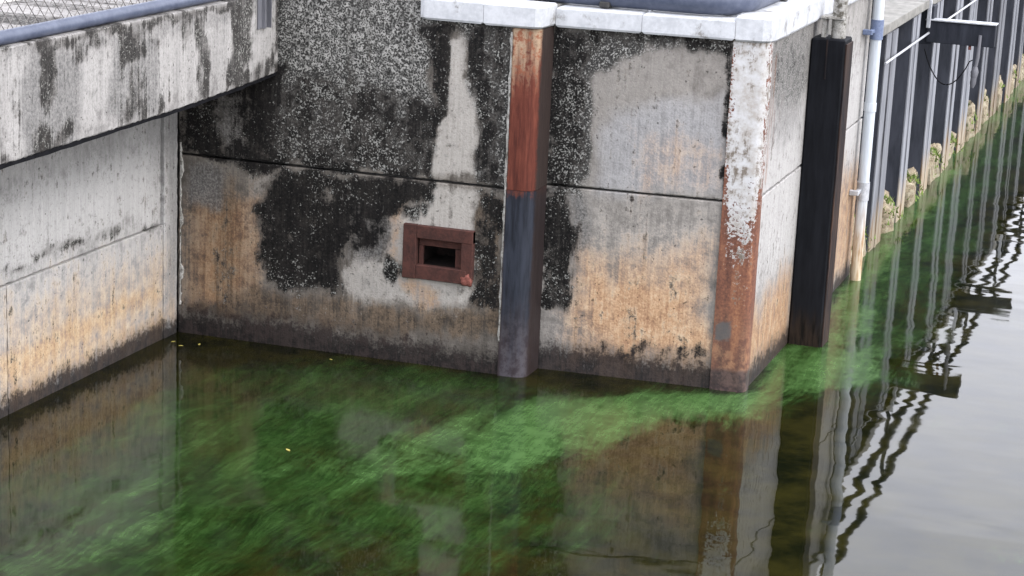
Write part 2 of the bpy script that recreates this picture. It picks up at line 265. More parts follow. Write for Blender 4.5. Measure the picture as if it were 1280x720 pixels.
WARM = ((.21, .085, .042), (.36, .215, .115), (.47, .375, .26))
MAT = {}
MAT['front'] = concrete('front_concrete', (.085, .075, .065), (.24, .22, .195), (.47, .445, .41), WARM)
MAT['frontr'] = concrete('front_right_concrete', (.20, .185, .17), (.34, .32, .295), (.50, .465, .425), ((.32, .150, .082), (.51, .32, .185), (.57, .465, .34)))
MAT['side'] = concrete('side_concrete', (.24, .228, .217), (.42, .41, .395), (.53, .52, .51), WARM)
MAT['left'] = concrete('left_concrete', (.31, .305, .298), (.47, .46, .452), (.58, .572, .565), ((.39, .20, .115), (.51, .355, .205), (.54, .46, .345)))
MAT['beam'] = concrete('beam_concrete', (.23, .222, .215), (.41, .395, .385), (.51, .495, .48), WARM, 1.0, 1.6, .80)

def simple(name, c1, c2, scale=8.0, rough=.8, c3=None, thr=(.58, .68), bump=.4, dist=.006, stretch=1.0, metal=0.0, spec=.4, base=None):
    """two-tone surface with wear patches of a third colour and optional wet foot"""
    n = NT(name)
    a = n.noise(n.map((scale, scale, scale * stretch)), detail=7, rough=.65)
    b = n.noise(n.map((scale * 4, scale * 4, scale * 4 * stretch), loc=(5, 2, 1)), detail=5, rough=.65)
    col = n.mix(n.step(n.add(n.mul(a, .6), n.mul(b, .4)), .36, .64), c1, c2)
    if c3:
        w = n.noise(n.map((scale * .7, scale * .7, scale * .7 * stretch), loc=(1, 8, 3)), detail=9, rough=.72)
        col = n.mix(n.step(w, *thr), col, n.mix(b, c3, tuple(x * .5 for x in c3)))
    if base:
        zz = n.step(n.add(n.z(), n.cen(a, base[2]), n.cen(b, base[2] * .5)), base[0], base[1], 1.0, 0.0)
        col = n.mix(zz, col, n.mix(n.step(b, .35, .6), base[3], base[4]))
    return n.done(col, rough, n.bump(n.add(a, n.mul(b, .6)), bump, dist), Metallic=metal, **{'Specular IOR Level': spec})

def flange_vary(m):
    t = m.node_tree; b = t.nodes['Principled BSDF']; l = b.inputs['Base Color'].links[0]; src = l.from_socket
    oi = t.nodes.new('ShaderNodeObjectInfo'); mr = t.nodes.new('ShaderNodeMapRange'); mr.inputs[3].default_value = .55; mr.inputs[4].default_value = 1.0
    t.links.new(oi.outputs['Random'], mr.inputs[0])
    mx = t.nodes.new('ShaderNodeMix'); mx.data_type = 'RGBA'; mx.blend_type = 'MULTIPLY'; mx.inputs[0].default_value = 1.0
    t.links.new(src, mx.inputs[6]); t.links.new(mr.outputs[0], mx.inputs[7]); t.links.new(mx.outputs[2], b.inputs['Base Color'])
    return m
MAT['core'] = simple('joint_concrete', (.02, .02, .02), (.05, .048, .045), 10)
MAT['top'] = simple('top_concrete', (.15, .145, .13), (.27, .26, .235), 3, c3=(.14, .13, .12))
MAT['deckfar'] = simple('deck_concrete', (.34, .32, .29), (.46, .44, .40), 3, c3=(.30, .28, .25))
MAT['coping'] = simple('white_painted_concrete', (.40, .41, .425), (.53, .54, .555), 5, .7, c3=(.17, .150, .125), thr=(.54, .70), bump=.3)
MAT['kerb'] = simple('white_kerb_paint', (.66, .67, .68), (.80, .80, .80), 5, .7, c3=(.4, .4, .4), thr=(.64, .72))
MAT['blue'] = simple('blue_grey_paint', (.058, .070, .108), (.095, .110, .155), 5, .42, c3=(.22, .23, .26), thr=(.64, .72), bump=.15)
MAT['galv'] = simple('galvanised_steel', (.36, .37, .39), (.55, .56, .58), 12, .5, c3=(.20, .15, .12), thr=(.66, .74), metal=.3)
MAT['postgrey'] = simple('dull_grey_steel', (.085, .085, .095), (.16, .16, .175), 10, .55, c3=(.3, .3, .3), thr=(.66, .74), stretch=.1)
MAT['wire'] = simple('fence_wire', (.07, .065, .06), (.16, .15, .14), 20, .6, metal=.2)
MAT['blackpaint'] = simple('black_tar_coating', (.004, .0045, .006), (.010, .011, .014), 6, .75, c3=(.022, .018, .017), thr=(.60, .75), stretch=.12, bump=.25, spec=.12, base=(.1, .5, .5, (.006, .005, .004), (.03, .02, .014)))
MAT['tarside'] = simple('rusting_tar_coating', (.006, .006, .008), (.05, .03, .022), 9, .7, c3=(.13, .07, .045), thr=(.56, .72), stretch=.12, spec=.15)
MAT['tar'] = simple('dark_sheet_steel', (.014, .016, .022), (.034, .037, .048), 4, .7, c3=(.10, .09, .085), thr=(.63, .75), stretch=.2, spec=.2)
MAT['flange'] = flange_vary(simple('chalky_flange', (.17, .175, .195), (.36, .37, .40), 6, .85, c3=(.05, .052, .06), thr=(.50, .68), stretch=.06, base=(.25, .70, .7, (.26, .16, .08), (.46, .40, .31))))
MAT['footing'] = simple('footing_crust', (.13, .095, .06), (.36, .30, .20), 12, .85, c3=(.50, .44, .32), thr=(.48, .60), bump=.8, dist=.02)
MAT['moss'] = simple('dry_moss', (.06, .11, .02), (.22, .28, .07), 14, .9, bump=.6)
MAT['drain'] = simple('weathered_drain_pipe', (.46, .50, .54), (.64, .67, .70), 8, .5, c3=(.30, .31, .32), thr=(.58, .72), stretch=.1, base=(.25, 1.0, .6, (.34, .20, .09), (.60, .50, .36)))
MAT['bluestrap'] = simple('blue_steel_strap', (.10, .13, .22), (.17, .21, .31), 14, .5, c3=(.3, .3, .32), thr=(.6, .7))
MAT['rustframe'] = simple('rusty_frame_steel', (.035, .013, .010), (.075, .026, .019), 10, .85, c3=(.12, .05, .036), thr=(.60, .72), bump=.6)
MAT['rustlump'] = simple('red_rust_scale', (.12, .035, .026), (.24, .085, .065), 30, .9, bump=.8)
MAT['ductdark'] = simple('dark_duct', (.008, .006, .006), (.03, .018, .014), 8, .9)  # rusty duct; the deep hollow's darkness is put into its colour
MAT['mortar'] = simple('pale_mortar', (.20, .19, .17), (.42, .41, .38), 14, .9, c3=(.10, .09, .07), thr=(.5, .62), bump=.9, dist=.01)
MAT['leaf'] = simple('dead_leaf', (.30, .24, .05), (.48, .42, .12), 30, .6)
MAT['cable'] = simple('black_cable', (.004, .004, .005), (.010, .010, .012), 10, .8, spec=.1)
MAT['lampglass'] = simple('milky_lamp_glass', (.55, .58, .62), (.72, .74, .78), 10, .25, bump=.05)

def rust_column():
    n = NT('rusted_corner_steel')
    a = n.noise(n.map((9, 9, .8)), detail=7, rough=.66); b = n.noise(n.map((40, 40, 4.0)), detail=5, rough=.6); c = n.noise(n.map(13.0), detail=6, rough=.7)
    col = n.ramp(n.add(n.mul(a, .6), n.mul(b, .4)), [(.33, (.035, .010, .007)), (.47, (.085, .022, .014)), (.60, (.140, .040, .024)), (.70, (.21, .105, .068))])
    top = n.step(n.add(n.z(), n.cen(a, 1.0), n.cen(c, .8)), 2.9, 3.6)
    col = n.mix(n.mul(top, .75), col, n.mix(n.step(c, .45, .6), (.46, .36, .24), (.28, .11, .06)))
    e = n.attr('edge')
    col = n.mix(n.step(n.add(e, n.cen(c, .5)), .35, .8), col, n.mix(b, (.010, .006, .0055), (.045, .030, .025)))
    return n.done(col, .85, n.bump(n.add(a, n.mul(c, 1.0)), .7, .008), **{'Specular IOR Level': .25})
def coated_column():
    n = NT('dark_coated_steel')
    a = n.noise(n.map((7, 7, 1.2)), detail=7, rough=.66); b = n.noise(n.map((36, 36, 3.0)), detail=5, rough=.6); c = n.noise(n.map(10.0), detail=7, rough=.7)
    col = n.mix(n.step(n.add(n.mul(a, .6), n.mul(b, .4)), .38, .64), (.007, .0085, .013), (.026, .030, .042))
    lo = n.step(n.add(n.z(), n.cen(a, .7)), .05, .95, 1.0, 0.0)
    col = n.mix(n.mul(lo, .55), col, n.mix(n.step(c, .4, .6), (.045, .030, .030), (.105, .09, .095)))
    tp = n.step(n.add(n.z(), n.cen(c, .22), n.cen(b, .16)), 1.80, 1.90)
    col = n.mix(n.mul(tp, .9), col, n.mix(b, (.05, .016, .011), (.13, .038, .024)))
    e = n.step(n.add(n.attr('edge'), n.cen(c, .6)), .35, .85)
    col = n.mix(n.mul(e, .85), col, n.mix(b, (.009, .006, .006), (.036, .024, .021)))
    return n.done(col, .6, n.bump(n.add(a, n.mul(c, .8)), .5, .006), **{'Specular IOR Level': .22})
def peeling_plate():
    n = NT('peeling_white_paint_on_rust')
    a = n.noise(n.map((12, 12, 1.6)), detail=7, rough=.66); c = n.noise(n.map(10.0), detail=8, rough=.72); d = n.noise(n.map(38.0), detail=5, rough=.65)
    rust = n.ramp(n.add(n.mul(a, .55), n.mul(d, .45)), [(.33, (.050, .020, .014)), (.50, (.155, .060, .034)), (.66, (.30, .135, .065))])
    paint = n.mix(n.step(c, .35, .65), (.50, .50, .50), (.36, .335, .305))
    paint = n.mix(n.step(n.add(c, n.cen(a, .5)), .52, .70), paint, (.14, .115, .09))
    lvl = n.step(n.z(), .5, 2.5, -.55, .5)
    keep = n.step(n.add(.5, lvl, n.cen(c, .8), n.cen(a, .6), n.cen(d, .8), n.mul(n.attr('edge'), -.6)), .40, .56)
    col = n.mix(keep, rust, paint)
    low = n.step(n.add(n.z(), n.cen(a, .6), n.cen(c, .3)), .25, 1.0, 1.0, 0.0)
    col = n.mix(n.mul(low, .45), col, n.mix(n.step(c, .42, .6), (.075, .045, .035), (.34, .20, .11)))
    pt = n.step(n.add(n.attr('patch'), n.cen(c, .4)), .4, .65)
    col = n.mix(n.mul(pt, .8), col, (.07, .075, .075))
    wet = n.step(n.add(n.attr('wet'), n.cen(c, .3)), .38, .68)
    col = n.mix(n.mul(wet, .9), col, n.mix(n.step(c, .4, .6), (.018, .012, .013), (.07, .045, .042)))
    return n.done(col, n.add(.85, n.mul(wet, -.4)), n.bump(n.add(n.mul(keep, .8), c, n.mul(d, .3)), .5, .006))
MAT['rustcol'] = rust_column(); MAT['coatcol'] = coated_column(); MAT['plate'] = peeling_plate()

def water_mat():
    n = NT('murky_canal_water')
    warp = n.noise(n.map(.55), detail=3, color=True)
    wv = n.t.nodes.new('ShaderNodeVectorMath'); wv.operation = 'MULTIPLY_ADD'; n.put(wv.inputs[0], warp); wv.inputs[1].default_value = (.5, .5, 0); n.put(wv.inputs[2], n.P)
    ang = math.radians(20)
    st1 = n.noise(n.map((3.2, .62, 1), ang, wv.outputs[0]), detail=6, rough=.68)
    st2 = n.noise(n.map((34.0, 3.2, 1), ang, wv.outputs[0]), detail=6, rough=.70)
    cl = n.noise(n.map(.75), detail=6, rough=.6); fl = n.noise(n.map(6.0, vec=wv.outputs[0]), detail=8, rough=.7)
    dirt = n.noise(n.map(1.7, loc=(4, 7, 0)), detail=6, rough=.65)
    deep = n.mix(n.step(dirt, .34, .66), (.0032, .0042, .0011), (.0165, .0150, .0030))
    al = n.attr('algae')
    am = n.step(n.add(al, n.cen(st1, .75), n.cen(st2, .40), n.cen(fl, .20), n.cen(cl, .7)), -.08, 1.15)
    green = n.ramp(n.add(n.mul(st2, .25), n.mul(st1, .45), n.mul(fl, .30)), [(.34, (.007, .018, .0035)), (.50, (.015, .041, .008)), (.66, (.036, .080, .019))])
    col = n.mix(n.mul(am, n.step(al, .02, .30)), deep, green)
    fa = n.noise(n.map((13.0, .75, 1), ang, wv.outputs[0]), detail=4, rough=.6); fb = n.noise(n.map((30.0, 1.9, 1), math.radians(26), wv.outputs[0]), detail=3, rough=.6)
    ridge = lambda q, w: n.step(n.math('ABSOLUTE', n.math('SUBTRACT', q, .5)), 0.0, w, 1.0, 0.0)
    fil = n.math('MAXIMUM', n.mul(ridge(fa, .022), .9), n.mul(ridge(fb, .035), .7))
    col = n.mix(n.mul(n.mul(fil, n.step(n.add(al, n.cen(st1, .6)), .25, .9)), .20), col, (.075, .140, .040))
    dk = n.mul(ridge(n.noise(n.map((9.0, .9, 1), ang, wv.outputs[0], (2, 5, 0)), detail=5, rough=.65), .03), n.step(al, .1, .6))
    col = n.mix(n.mul(dk, .5), col, (.004, .010, .002))
    sc = n.step(n.add(n.attr('scum'), n.cen(st1, .65), n.cen(fl, .35), n.cen(st2, .40), n.cen(cl, .45)), .20, 1.15)
    col = n.mix(n.mul(sc, .9), col, n.mix(n.step(n.add(n.mul(fl, .45), n.mul(st1, .35), n.mul(st2, .20)), .37, .63), (.030, .076, .017), (.070, .140, .042)))
    r1 = n.noise(n.map((1.3, 2.0, 1)), detail=1.5, rough=.45); r2 = n.noise(n.map((5.5, 8.5, 1), math.radians(12)), detail=3, rough=.5)
    nb = n.bump(n.add(n.mul(r1, n.step(n.noise(n.map(.45, loc=(3, 3, 0)), detail=2), .3, .7, .45, 1.35)), n.mul(r2, .024)), 1.0, .0040)
    rough = n.add(.022, n.mul(sc, .12), n.mul(am, .07))
    return n.done(col, rough, nb, IOR=1.333, **{'Specular IOR Level': n.add(.5, n.mul(sc, -.12))})
MAT['water'] = water_mat()

# ------------------------------------------------------------------ mesh helpers
def sdist(u, v, poly):
    """signed distance to a polygon, positive inside"""
    n = len(poly); d2 = np.full(u.shape, 1e9); ins = np.zeros(u.shape, bool)
    for i in range(n):
        x0, y0 = poly[i]; x1, y1 = poly[(i + 1) % n]
        ex, ey = x1 - x0, y1 - y0; wx, wy = u - x0, v - y0
        t = np.clip((wx * ex + wy * ey) / (ex * ex + ey * ey + 1e-12), 0, 1)
        d2 = np.minimum(d2, (wx - t * ex) ** 2 + (wy - t * ey) ** 2)
        c = ((y0 <= v) & (y1 > v)) | ((y1 <= v) & (y0 > v))
        with np.errstate(divide='ignore', invalid='ignore'):
            xi = x0 + (v - y0) * ex / np.where(ey == 0, 1e-9, ey)
        ins ^= c & (u < xi)
    return np.where(ins, 1, -1) * np.sqrt(d2)
def vnoise(u, v, f, seed):
    r = np.random.default_rng(seed); T = r.random((64, 64)) * 2 - 1
    x, y = u * f, v * f; i, j = np.floor(x).astype(int), np.floor(y).astype(int); a, b = x - i, y - j
    a = a * a * (3 - 2 * a); b = b * b * (3 - 2 * b)
    g = lambda p, q: T[p % 64, q % 64]
    return (g(i, j) * (1 - a) + g(i + 1, j) * a) * (1 - b) + (g(i, j + 1) * (1 - a) + g(i + 1, j + 1) * a) * b
def stain_values(wall, u, v):
    out = {}
    k = 2.2 if wall == 'W' else 1.0; u0, v0 = u, v
    for f, a, sd in ((2.2, .07, 1), (5.0, .045, 3), (11.0, .028, 5), (19.0, .016, 7)):
        u = u + a * k * vnoise(u0, v0 * .75, f / k, sd); v = v + a * k * vnoise(u0, v0 * .75, f / k, sd + 1)
    for a, val, soft, poly in STAINS.get(wall, []):
        m = np.clip((sdist(u, v, poly) + soft) / (2 * soft), 0, 1); m = m * m * (3 - 2 * m)
        cur = out.get(a, np.zeros(u.shape))
        out[a] = np.maximum(cur, val * m) if val > 0 else cur + val * m
    return out
ORG = {}
def link(o): COL.objects.link(o); return o
def put_attr(me, vals):
    for k, v in vals.items():
        at = me.attributes.new(k, 'FLOAT', 'POINT'); at.data.foreach_set('value', np.ascontiguousarray(v, dtype=np.float32))
def mesh_obj(name, V, F, mat, parent=None, smooth=False, vals=None):
    org = ORG.get(parent.name, Vector((0, 0, 0))) if parent else Vector((0, 0, 0))
    me = bpy.data.meshes.new(name)
    V = np.asarray(V, float) - np.array(org); me.from_pydata(V.tolist(), [], F); me.update()
    if vals: put_attr(me, vals)
    me.materials.append(MAT[mat] if isinstance(mat, str) else mat)
    if smooth: me.polygons.foreach_set('use_smooth', [True] * len(me.polygons))
    o = link(bpy.data.objects.new(name, me))
    if parent: o.parent = parent; ORG[o.name] = org
    return o
def tag(o, label=None, cat=None, group=None, kind=None):
    if cat and not kind: kind = 'thing'
    for k, v in (('label', label), ('category', cat), ('group', group), ('kind', kind)):
        if v: o[k] = v
    return o
def thing(name, loc, label, cat, group=None):
    o = link(bpy.data.objects.new(name, None)); o.location = loc; o.empty_display_size = .3; ORG[o.name] = Vector(loc)
    return tag(o, label, cat, group)

class MB:
    def __init__(s): s.V = []; s.F = []
    def box(s, x0, x1, y0, y1, z0, z1, bev=0.0):
        b = len(s.V)
        if bev <= 0:
            s.V += [(x, y, z) for z in (z0, z1) for y in (y0, y1) for x in (x0, x1)]
            s.F += [tuple(b + i for i in f) for f in ((0, 2, 3, 1), (4, 5, 7, 6), (0, 1, 5, 4), (2, 6, 7, 3), (0, 4, 6, 2), (1, 3, 7, 5))]
            return s
        e = bev
        def ring(z, i): return [(x0 + i + a, y0 + i + c, z) for a, c in ()]
        pts = [(x0 + e, y0), (x1 - e, y0), (x1, y0 + e), (x1, y1 - e), (x1 - e, y1), (x0 + e, y1), (x0, y1 - e), (x0, y0 + e)]
        inn = [(x0 + e, y0 + e), (x1 - e, y0 + e), (x1 - e, y0 + e), (x1 - e, y1 - e), (x1 - e, y1 - e), (x0 + e, y1 - e), (x0 + e, y1 - e), (x0 + e, y0 + e)]
        rows = [[(*p, z0) for p in inn], [(*p, z0 + e) for p in pts], [(*p, z1 - e) for p in pts], [(*p, z1) for p in inn]]
        for r in rows: s.V += r
        for k in range(3):
            for i in range(8):
                j = (i + 1) % 8
                s.F.append((b + k * 8 + i, b + k * 8 + j, b + (k + 1) * 8 + j, b + (k + 1) * 8 + i))
        s.F.append(tuple(b + 24 + i for i in (0, 1, 3, 5))); s.F.append(tuple(b + i for i in (5, 3, 1, 0)))
        return s
    def tube(s, path, r, n=12, caps=True):
        path = [Vector(p) for p in path]; b = len(s.V); m = len(path)
        rs = r if isinstance(r, (list, tuple)) else [r] * m
        t0 = (path[1] - path[0]).normalized(); up = Vector((0, 0, 1)) if abs(t0.z) < .9 else Vector((1, 0, 0))
        for i, p in enumerate(path):
            t = (path[min(i + 1, m - 1)] - path[max(i - 1, 0)]).normalized()
            a = t.cross(up).normalized(); c = t.cross(a).normalized()
            for k in range(n):
                th = 2 * math.pi * k / n; q = p + (a * math.cos(th) + c * math.sin(th)) * rs[i]; s.V.append(tuple(q))
        for i in range(m - 1):
            for k in range(n):
                l = (k + 1) % n
                s.F.append((b + i * n + k, b + i * n + l, b + (i + 1) * n + l, b + (i + 1) * n + k))
        if caps: s.F.append(tuple(b + k for k in range(n))[::-1]); s.F.append(tuple(b + (m - 1) * n + k for k in range(n)))
        return s
    def build(s, name, mat, parent=None, smooth=False):
        o = mesh_obj(name, s.V, s.F, mat, parent, smooth)
        import bmesh
        bm = bmesh.new(); bm.from_mesh(o.data); bmesh.ops.remove_doubles(bm, verts=bm.verts, dist=1e-5)
        bmesh.ops.dissolve_degenerate(bm, edges=bm.edges, dist=1e-6)
        bmesh.ops.recalc_face_normals(bm, faces=bm.faces); bm.to_mesh(o.data); bm.free()
        if smooth: o.data.set_sharp_from_angle(angle=math.radians(40))
        return o

def wobble(u, v, s=1.0):
    return (np.sin(u * 3.1 * s + 1.3) * np.sin(v * 2.3 * s + .4) + .6 * np.sin(u * 7.7 * s + v * 5.1 * s) + .4 * np.sin(u * 15.3 * s - v * 11.9 * s + 2)) / 2

def panel(name, parent, a, b, z0, z1, wall, mat, out, thick=.10, res=.035, hole=None, uaxis=0, wetz=(.16, .36), wetv=1.0, relief=.004, chip=.010, label=None):
    """cast slab: dense face with worn arrises, running from plan point a to b; out = outward plan normal"""
    a, b, out = np.array(a, float), np.array(b, float), np.array(out, float); out /= np.linalg.norm(out)
    L = np.linalg.norm(b - a); zf = z0 if callable(z0) else (lambda u: z0 + 0 * u)
    nu = max(2, int(L / res)); tu = np.concatenate([[0, .012 / L], np.linspace(0, 1, nu)[1:-1], [1 - .012 / L, 1]])
    H = z1 - float(np.min(zf(np.array([a[uaxis], b[uaxis]])))); nz = max(2, int(H / res)); tz = np.concatenate([[0, .012 / H], np.linspace(0, 1, nz)[1:-1], [1 - .012 / H, 1]])
    if hole is not None:        # keep grid lines on the hole's rim
        hx0, hx1, hz0, hz1 = hole
        tu = np.unique(np.concatenate([tu, [(hx0 - a[uaxis]) / (b - a)[uaxis], (hx1 - a[uaxis]) / (b - a)[uaxis]]]))
        tz = np.unique(np.concatenate([tz, [(hz0 - z0) / H, (hz1 - z0) / H]]))
    TU, TZ = np.meshgrid(tu, tz); n, m = len(tu), len(tz)
    XY = a[None, None, :] + TU[..., None] * (b - a)[None, None, :]
    U = XY[..., uaxis]; zl = zf(U); Z = zl + TZ * (z1 - zl)
    back = np.zeros(U.shape); rim = np.zeros(U.shape, bool); rim[0] = rim[-1] = True; rim[:, 0] = rim[:, -1] = True
    back[rim] = chip * (.4 + 1.2 * rng.random(rim.sum()) ** 2)
    back += relief * (.5 + .5 * wobble(U, Z)) * ~rim
    XY = XY - out[None, None, :] * back[..., None]
    V = np.concatenate([XY.reshape(-1, 2), Z.reshape(-1, 1)], 1).tolist(); F = []
    flip = (out[0] * (b - a)[1] - out[1] * (b - a)[0]) < 0
    for j in range(m - 1):
        for i in range(n - 1):
            if hole is not None:
                cu = .5 * (U[j, i] + U[j, i + 1]); cz_ = .5 * (Z[j, i] + Z[j + 1, i])
                if hole[0] < cu < hole[1] and hole[2] < cz_ < hole[3]: continue
            q = (j * n + i, j * n + i + 1, (j + 1) * n + i + 1, (j + 1) * n + i)
            F.append(q)
    ring = [i for i in range(n)] + [j * n + n - 1 for j in range(1, m)] + [(m - 1) * n + i for i in range(n - 2, -1, -1)] + [j * n for j in range(m - 2, 0, -1)]
    base = len(V)
    for r in ring: V.append((V[r][0] - out[0] * thick, V[r][1] - out[1] * thick, V[r][2]))
    k = len(ring)
    for i in range(k): j = (i + 1) % k; F.append((ring[j], ring[i], base + i, base + j))
    if hole is None: F.append(tuple(base + i for i in range(k))[::-1])
    u = np.array([p[uaxis] for p in V]); z = np.array([p[2] for p in V])
    vals = stain_values(wall, u, z)
    if 'black' in vals:
        bk = np.clip(vals['black'], 0, 1); vals['black'] = vals['black'] + (.30 * vnoise(u, z * .7, 9.0, 31) + .30 * vnoise(u, z * .8, 17.0, 32)) * (.30 + 2.8 * bk * (1 - bk)) * (bk > .03)
    wetn = .05 * vnoise(u, z * 0, 1.3, 21) + .04 * vnoise(u, z * 0, 6.0, 22)
    vals['wet'] = np.clip(1 - (z + wetn * .5 - wetz[0]) / (wetz[1] - wetz[0]), 0, 1) * wetv
    o = mesh_obj(name, V, F, mat, parent, vals=vals)
    import bmesh
    bm = bmesh.new(); bm.from_mesh(o.data); bmesh.ops.recalc_face_normals(bm, faces=bm.faces); bm.to_mesh(o.data); bm.free()
    if label: o['label'] = label
    return o

def profile_strip(name, parent, prof, z0, z1, mat, dz=.05, edges=None, extra=None, dent=.004, thick=.012):
    """steel plate bent to a plan profile and run upright from z0 to z1"""
    P = np.array(prof, float); n = len(P); zs = np.linspace(z0, z1, max(2, int((z1 - z0) / dz)) + 1); m = len(zs)
    T = np.gradient(P, axis=0); Nn = np.stack([T[:, 1], -T[:, 0]], 1); Nn /= np.linalg.norm(Nn, axis=1)[:, None]
    V, F = [], []
    s = np.concatenate([[0], np.cumsum(np.linalg.norm(np.diff(P, axis=0), axis=1))])
    for side in (0, 1):
        for z in zs:
            w = dent * wobble(s * 4 + 3, np.full(n, z * 1.7))
            Q = P + Nn * (w[:, None] - side * thick)
            V += [(x, y, z) for x, y in Q]
    for side in (0, 1):
        o = side * n * m
        for j in range(m - 1):
            for i in range(n - 1): F.append((o + j * n + i, o + j * n + i + 1, o + (j + 1) * n + i + 1, o + (j + 1) * n + i))
    o = n * m
    for j in range(m - 1):
        for i in (0, n - 1): F.append((j * n + i, (j + 1) * n + i, o + (j + 1) * n + i, o + j * n + i))
    for i in range(n - 1):
        for j in (0, m - 1): F.append((j * n + i, j * n + i + 1, o + j * n + i + 1, o + j * n + i))
    Va = np.array(V); ss = np.tile(s, 2 * m)
    vals = {'edge': np.clip(1 - np.minimum(ss, s[-1] - ss) / .07, 0, 1)}
    if edges: vals['edge'] = edges(ss, Va[:, 2])
    vals['wet'] = np.clip(1 - (Va[:, 2] - .12) / .2, 0, 1)
    if extra: vals.update(extra(Va))
    ob = mesh_obj(name, V, F, mat, parent, True, vals)
    import bmesh
    bm = bmesh.new(); bm.from_mesh(ob.data); bmesh.ops.recalc_face_normals(bm, faces=bm.faces); bm.to_mesh(ob.data); bm.free()
    ob.data.set_sharp_from_angle(angle=math.radians(50))
    return ob

# ------------------------------------------------------------------ water
def axis(lo, hi, step, far):
    a = np.arange(lo, hi + 1e-6, step); g = [step]
    while sum(g) < far: g.append(g[-1] * 1.35)
    c = np.cumsum(g); return np.concatenate([lo - c[::-1], a, hi + c])
wx, wy = axis(-6.6, 4.5, .11, 3000), axis(-9, 26, .11, 3000)
WX, WY = np.meshgrid(wx, wy); nwx, nwy = len(wx), len(wy)
idx = np.arange(nwx * nwy).reshape(nwy, nwx)
quads = np.stack([idx[:-1, :-1], idx[:-1, 1:], idx[1:, 1:], idx[1:, :-1]], -1).reshape(-1, 4).tolist()
wvals = stain_values('W', WX.ravel(), WY.ravel())
water = mesh_obj('water', np.stack([WX.ravel(), WY.ravel(), np.zeros(WX.size)], 1), quads, 'water', vals=wvals, smooth=True)
tag(water, 'murky olive canal water with drifting streaks of green algae', kind='structure')

# ------------------------------------------------------------------ concrete pier block
FL0, FL1 = (-5.84, -.80), (-2.345, -.68)
FR0, FR1 = (-2.075, -.28), (-.325, -.13)
ZJ = 1.88
pier = thing('concrete_pier', (-2.9, 2.3, 0), 'stained concrete pier block with white coping and a rusty square outlet', 'pier')
nFL = (FL1[1] - FL0[1], -(FL1[0] - FL0[0])); nFR = (FR1[1] - FR0[1], -(FR1[0] - FR0[0]))
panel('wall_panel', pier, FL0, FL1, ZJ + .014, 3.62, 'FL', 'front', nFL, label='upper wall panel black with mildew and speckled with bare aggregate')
HOLE = (-3.30, -2.70, .955, 1.365)
panel('wall_panel', pier, FL0, FL1, -.9, ZJ - .014, 'FL', 'front', nFL, hole=HOLE, wetz=(.05, .42), wetv=1.0, label='lower wall panel with a big black mildew patch around a rusty outlet')
panel('wall_panel', pier, FR0, FR1, ZJ + .012, 3.52, 'FR', 'frontr', nFR, label='upper grey wall panel between the two steel corner guards')
panel('wall_panel', pier, FR0, FR1, -.9, ZJ - .012, 'FR', 'frontr', nFR, wetz=(.10, .40), label='lower wall panel stained cream and orange')
panel('wall_panel', pier, (0, .02), (0, 2.0), 1.925 + .012, 3.52, 'R', 'side', (1, 0), uaxis=1)
panel('wall_panel', pier, (0, .02), (0, 2.0), -.9, 1.925 - .012, 'R', 'side', (1, 0), uaxis=1, wetz=(.05, .34), wetv=.9)
panel('wall_panel', pier, (0, 2.02), (0, 5.35), 1.925 + .012, 3.52, 'R', 'side', (1, 0), uaxis=1)
panel('wall_panel', pier, (0, 2.02), (0, 5.35), -.9, 1.925 - .012, 'R', 'side', (1, 0), uaxis=1, wetz=(.02, .26), wetv=.9)
# body behind the panels, seen in the open joints, in boxes round the outlet
c = MB()
c.box(-5.95, -3.32, -.66, 0, -.9, 3.585).box(-2.68, -2.10, -.60, 0, -.9, 3.585).box(-3.32, -2.68, -.63, 0, 1.38, 3.585).box(-3.32, -2.68, -.63, 0, -.9, .94)
c.box(-2.10, -.36, -.06, .001, -.9, 3.585).box(-5.95, -.06, 0, 5.32, -.9, 3.58)
c.build('body', 'core', pier)
MB().box(-5.83, -2.04, -.28, 5.3, 3.60, 3.64).box(-5.83, -3.30, -.66, -.281, 3.60, 3.64).box(-2.039, -.51, .09, 5.3, 3.595, 3.625).build('top_slab', 'top', pier)
# steel guard on the left block's corner: rusty above the joint, coated below
prof = [(-2.345, -.705), (-2.30, -.70), (-2.25, -.697), (-2.20, -.692)] + [(-2.20 + .13 * math.sin(t), -.562 - .13 * math.cos(t)) for t in np.linspace(.25, 1.45, 6)] + [(-2.068, -.50), (-2.068, -.40), (-2.068, -.27)]
eg = lambda s, z: np.clip(1 - s / .05, 0, 1) * .8 + np.clip((s - .25) / .10, 0, 1) * 1.0
g1 = profile_strip('corner_guard', pier, prof, ZJ - .004, 3.44, 'rustcol', edges=eg); g1['label'] = 'red rusted upper half of the steel corner guard'
g2 = profile_strip('corner_guard', pier, [(x, y - .004) for x, y in prof], -.9, ZJ - .008, 'coatcol', edges=eg); g2['label'] = 'dark blue-grey coated lower half of the steel corner guard'
V = []; F = []
zs = np.linspace(.35, 3.4, 90)
for i, z in enumerate(zs):
    w = .004 + .010 * max(0, math.sin(z * 9.0) * math.sin(z * 23.7 + 1)) + .006 * random.random()
    V += [(-2.349 - w, -.690, z), (-2.349 - w, -.706, z), (-2.338, -.712, z), (-2.338, -.690, z)]
    if i:
        b_ = (i - 1) * 4
        for k in range(4): F.append((b_ + k, b_ + (k + 1) % 4, b_ + 4 + (k + 1) % 4, b_ + 4 + k))
mesh_obj('sealant', V, F, 'mortar', pier)
